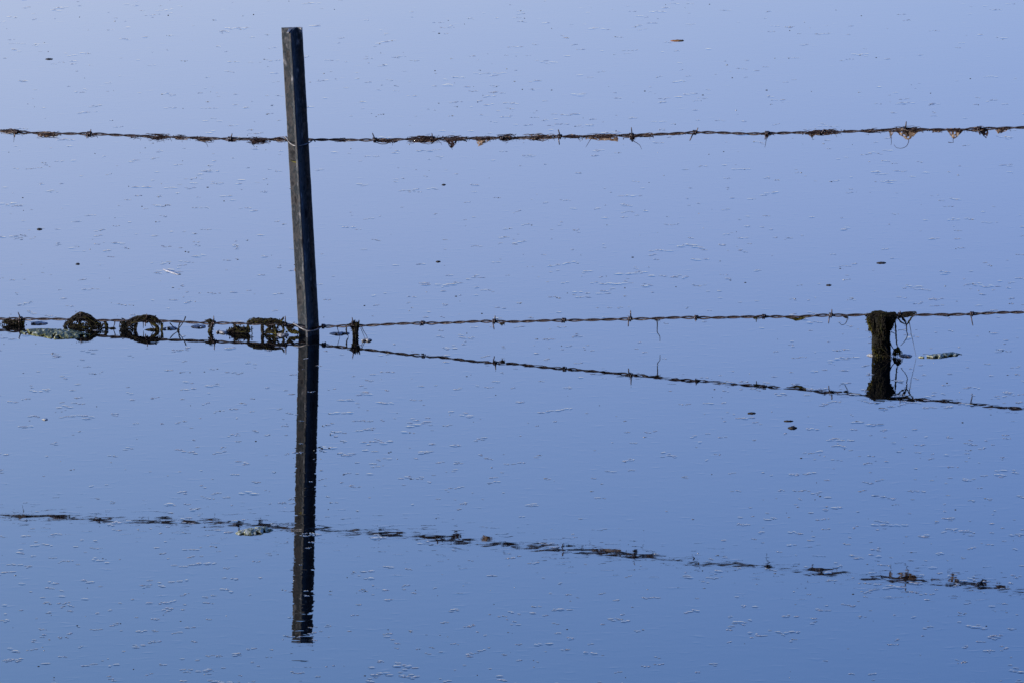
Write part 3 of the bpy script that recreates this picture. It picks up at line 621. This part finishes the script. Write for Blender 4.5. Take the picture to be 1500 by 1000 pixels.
# ------------------------------------------------------------------ countless flecks and dimples on the surface
def surface_specks():
    mb = MB()
    def dome(cx, cy, a, b, h, ang):
        n = 12; rings = (0.33, 0.66, 1.0); ca, sa = math.cos(ang), math.sin(ang); s = rnd.uniform(0, 99); base = len(mb.v)
        mb.v.append(Vector((cx, cy, h + 0.0002)))
        for r in rings:
            for k in range(n):
                q = 2 * math.pi * k / n; j = 1 + 0.45 * noise.noise(Vector((math.cos(q) * 1.4 + s, math.sin(q) * 1.4, 0)))
                x, y = math.cos(q) * a * r * j, math.sin(q) * b * r * j
                z = h * 1.25 * (1 - min(1, r)) ** 1.35 * (1 + 0.5 * noise.noise(Vector((x * 150 + s, y * 150, 0))))
                mb.v.append(Vector((cx + x * ca - y * sa, cy + x * sa + y * ca, 0.0002 + z if r < 1 else -0.0001)))
        for k in range(n):
            k2 = (k + 1) % n; mb.f.append((base, base + 1 + k, base + 1 + k2)); mb.mi.append(0)
            for g in range(2):
                o = base + 1 + g * n; mb.f.append((o + k, o + n + k, o + n + k2, o + k2)); mb.mi.append(0)
    def grit(cx, cy, s):
        base = len(mb.v); n = 6; e = rnd.uniform(0.6, 2.2); gm_ = 2 if rnd.random() < 0.3 else 1
        for (z, r) in ((-0.001, 1.0), (s * 0.45, 0.9), (s * 0.8, 0.4)):
            for k in range(n):
                q = 2 * math.pi * k / n; mb.v.append(Vector((cx + math.cos(q) * s * r * e * rnd.uniform(.7, 1.2), cy + math.sin(q) * s * r * rnd.uniform(.7, 1.2), z)))
        for g in range(2):
            for k in range(n):
                k2 = (k + 1) % n; o = base + g * n; mb.f.append((o + k, o + k2, o + n + k2, o + n + k)); mb.mi.append(gm_)
        mb.f.append(tuple(base + 2 * n + k for k in range(n))); mb.mi.append(gm_)
    def flake(cx, cy, a, b, z):  # painted glint: pale scrap behind a dome's peak, in place of reflected sky
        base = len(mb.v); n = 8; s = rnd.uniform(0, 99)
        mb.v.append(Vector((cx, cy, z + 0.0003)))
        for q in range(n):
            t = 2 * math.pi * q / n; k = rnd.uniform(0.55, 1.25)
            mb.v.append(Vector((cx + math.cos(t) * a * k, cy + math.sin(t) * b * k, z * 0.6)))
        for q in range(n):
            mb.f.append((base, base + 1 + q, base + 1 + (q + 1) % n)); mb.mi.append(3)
    N = 7600
    for i in range(N):
        # distance from the bank: flecks thin out with distance
        u = rnd.random(); dd = 1 / ((1 - u) / 6.2 + u / 22.0)
        x = rnd.uniform(-0.15, 0.15) * dd; y = dd - 10
        sc_ = (dd / 10) ** 0.9
        big = rnd.random(); size = 0.0025 * math.exp(min(1.0, abs(rnd.gauss(0, 0.6)))) * sc_
        den = noise.noise(Vector((x * 2.2, y * 0.9, 4))) + 0.5 * noise.noise(Vector((x * 7, y * 2.5, 8)))
        if den < -0.12 and rnd.random() < 0.6: continue
        if den < 0.1: size *= 0.8
        m = rnd.choice((1, 1, 1, 2, 3, 4)) if big < 0.9 else rnd.randint(4, 8)
        ang = rnd.gauss(0.12, 0.22); px, py = x, y
        for k in range(m):
            a = size * rnd.uniform(0.6, 1.6); b = size * rnd.uniform(0.8, 2.2)
            dome(px, py, a, b, min(a, b) * rnd.uniform(0.006, 0.045) * min(1.0, 9.5 / dd), ang)
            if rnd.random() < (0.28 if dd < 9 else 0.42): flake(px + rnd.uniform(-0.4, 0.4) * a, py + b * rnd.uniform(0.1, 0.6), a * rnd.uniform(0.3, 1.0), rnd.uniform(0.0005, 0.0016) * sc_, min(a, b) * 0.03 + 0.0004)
            if rnd.random() < 0.16: grit(px + rnd.uniform(-1, 1) * a * 0.4, py - b * 0.4, rnd.uniform(0.0003, 0.0010) * sc_)
            px += a * rnd.uniform(0.5, 2.0) * (1 if rnd.random() < 0.8 else -1); py += rnd.gauss(0, 1.8) * size
        if rnd.random() < 0.13: grit(x + rnd.gauss(0, 0.05), y + rnd.gauss(0, 0.2), rnd.uniform(0.0004, 0.0012) * sc_)
    o = mb.build('surface_specks', [FILM, GRIT, PALE, CREST]); o['kind'] = 'stuff'
    o['label'] = 'countless tiny flecks and dimples scattered over the water surface'; o['category'] = 'flecks'
surface_specks()
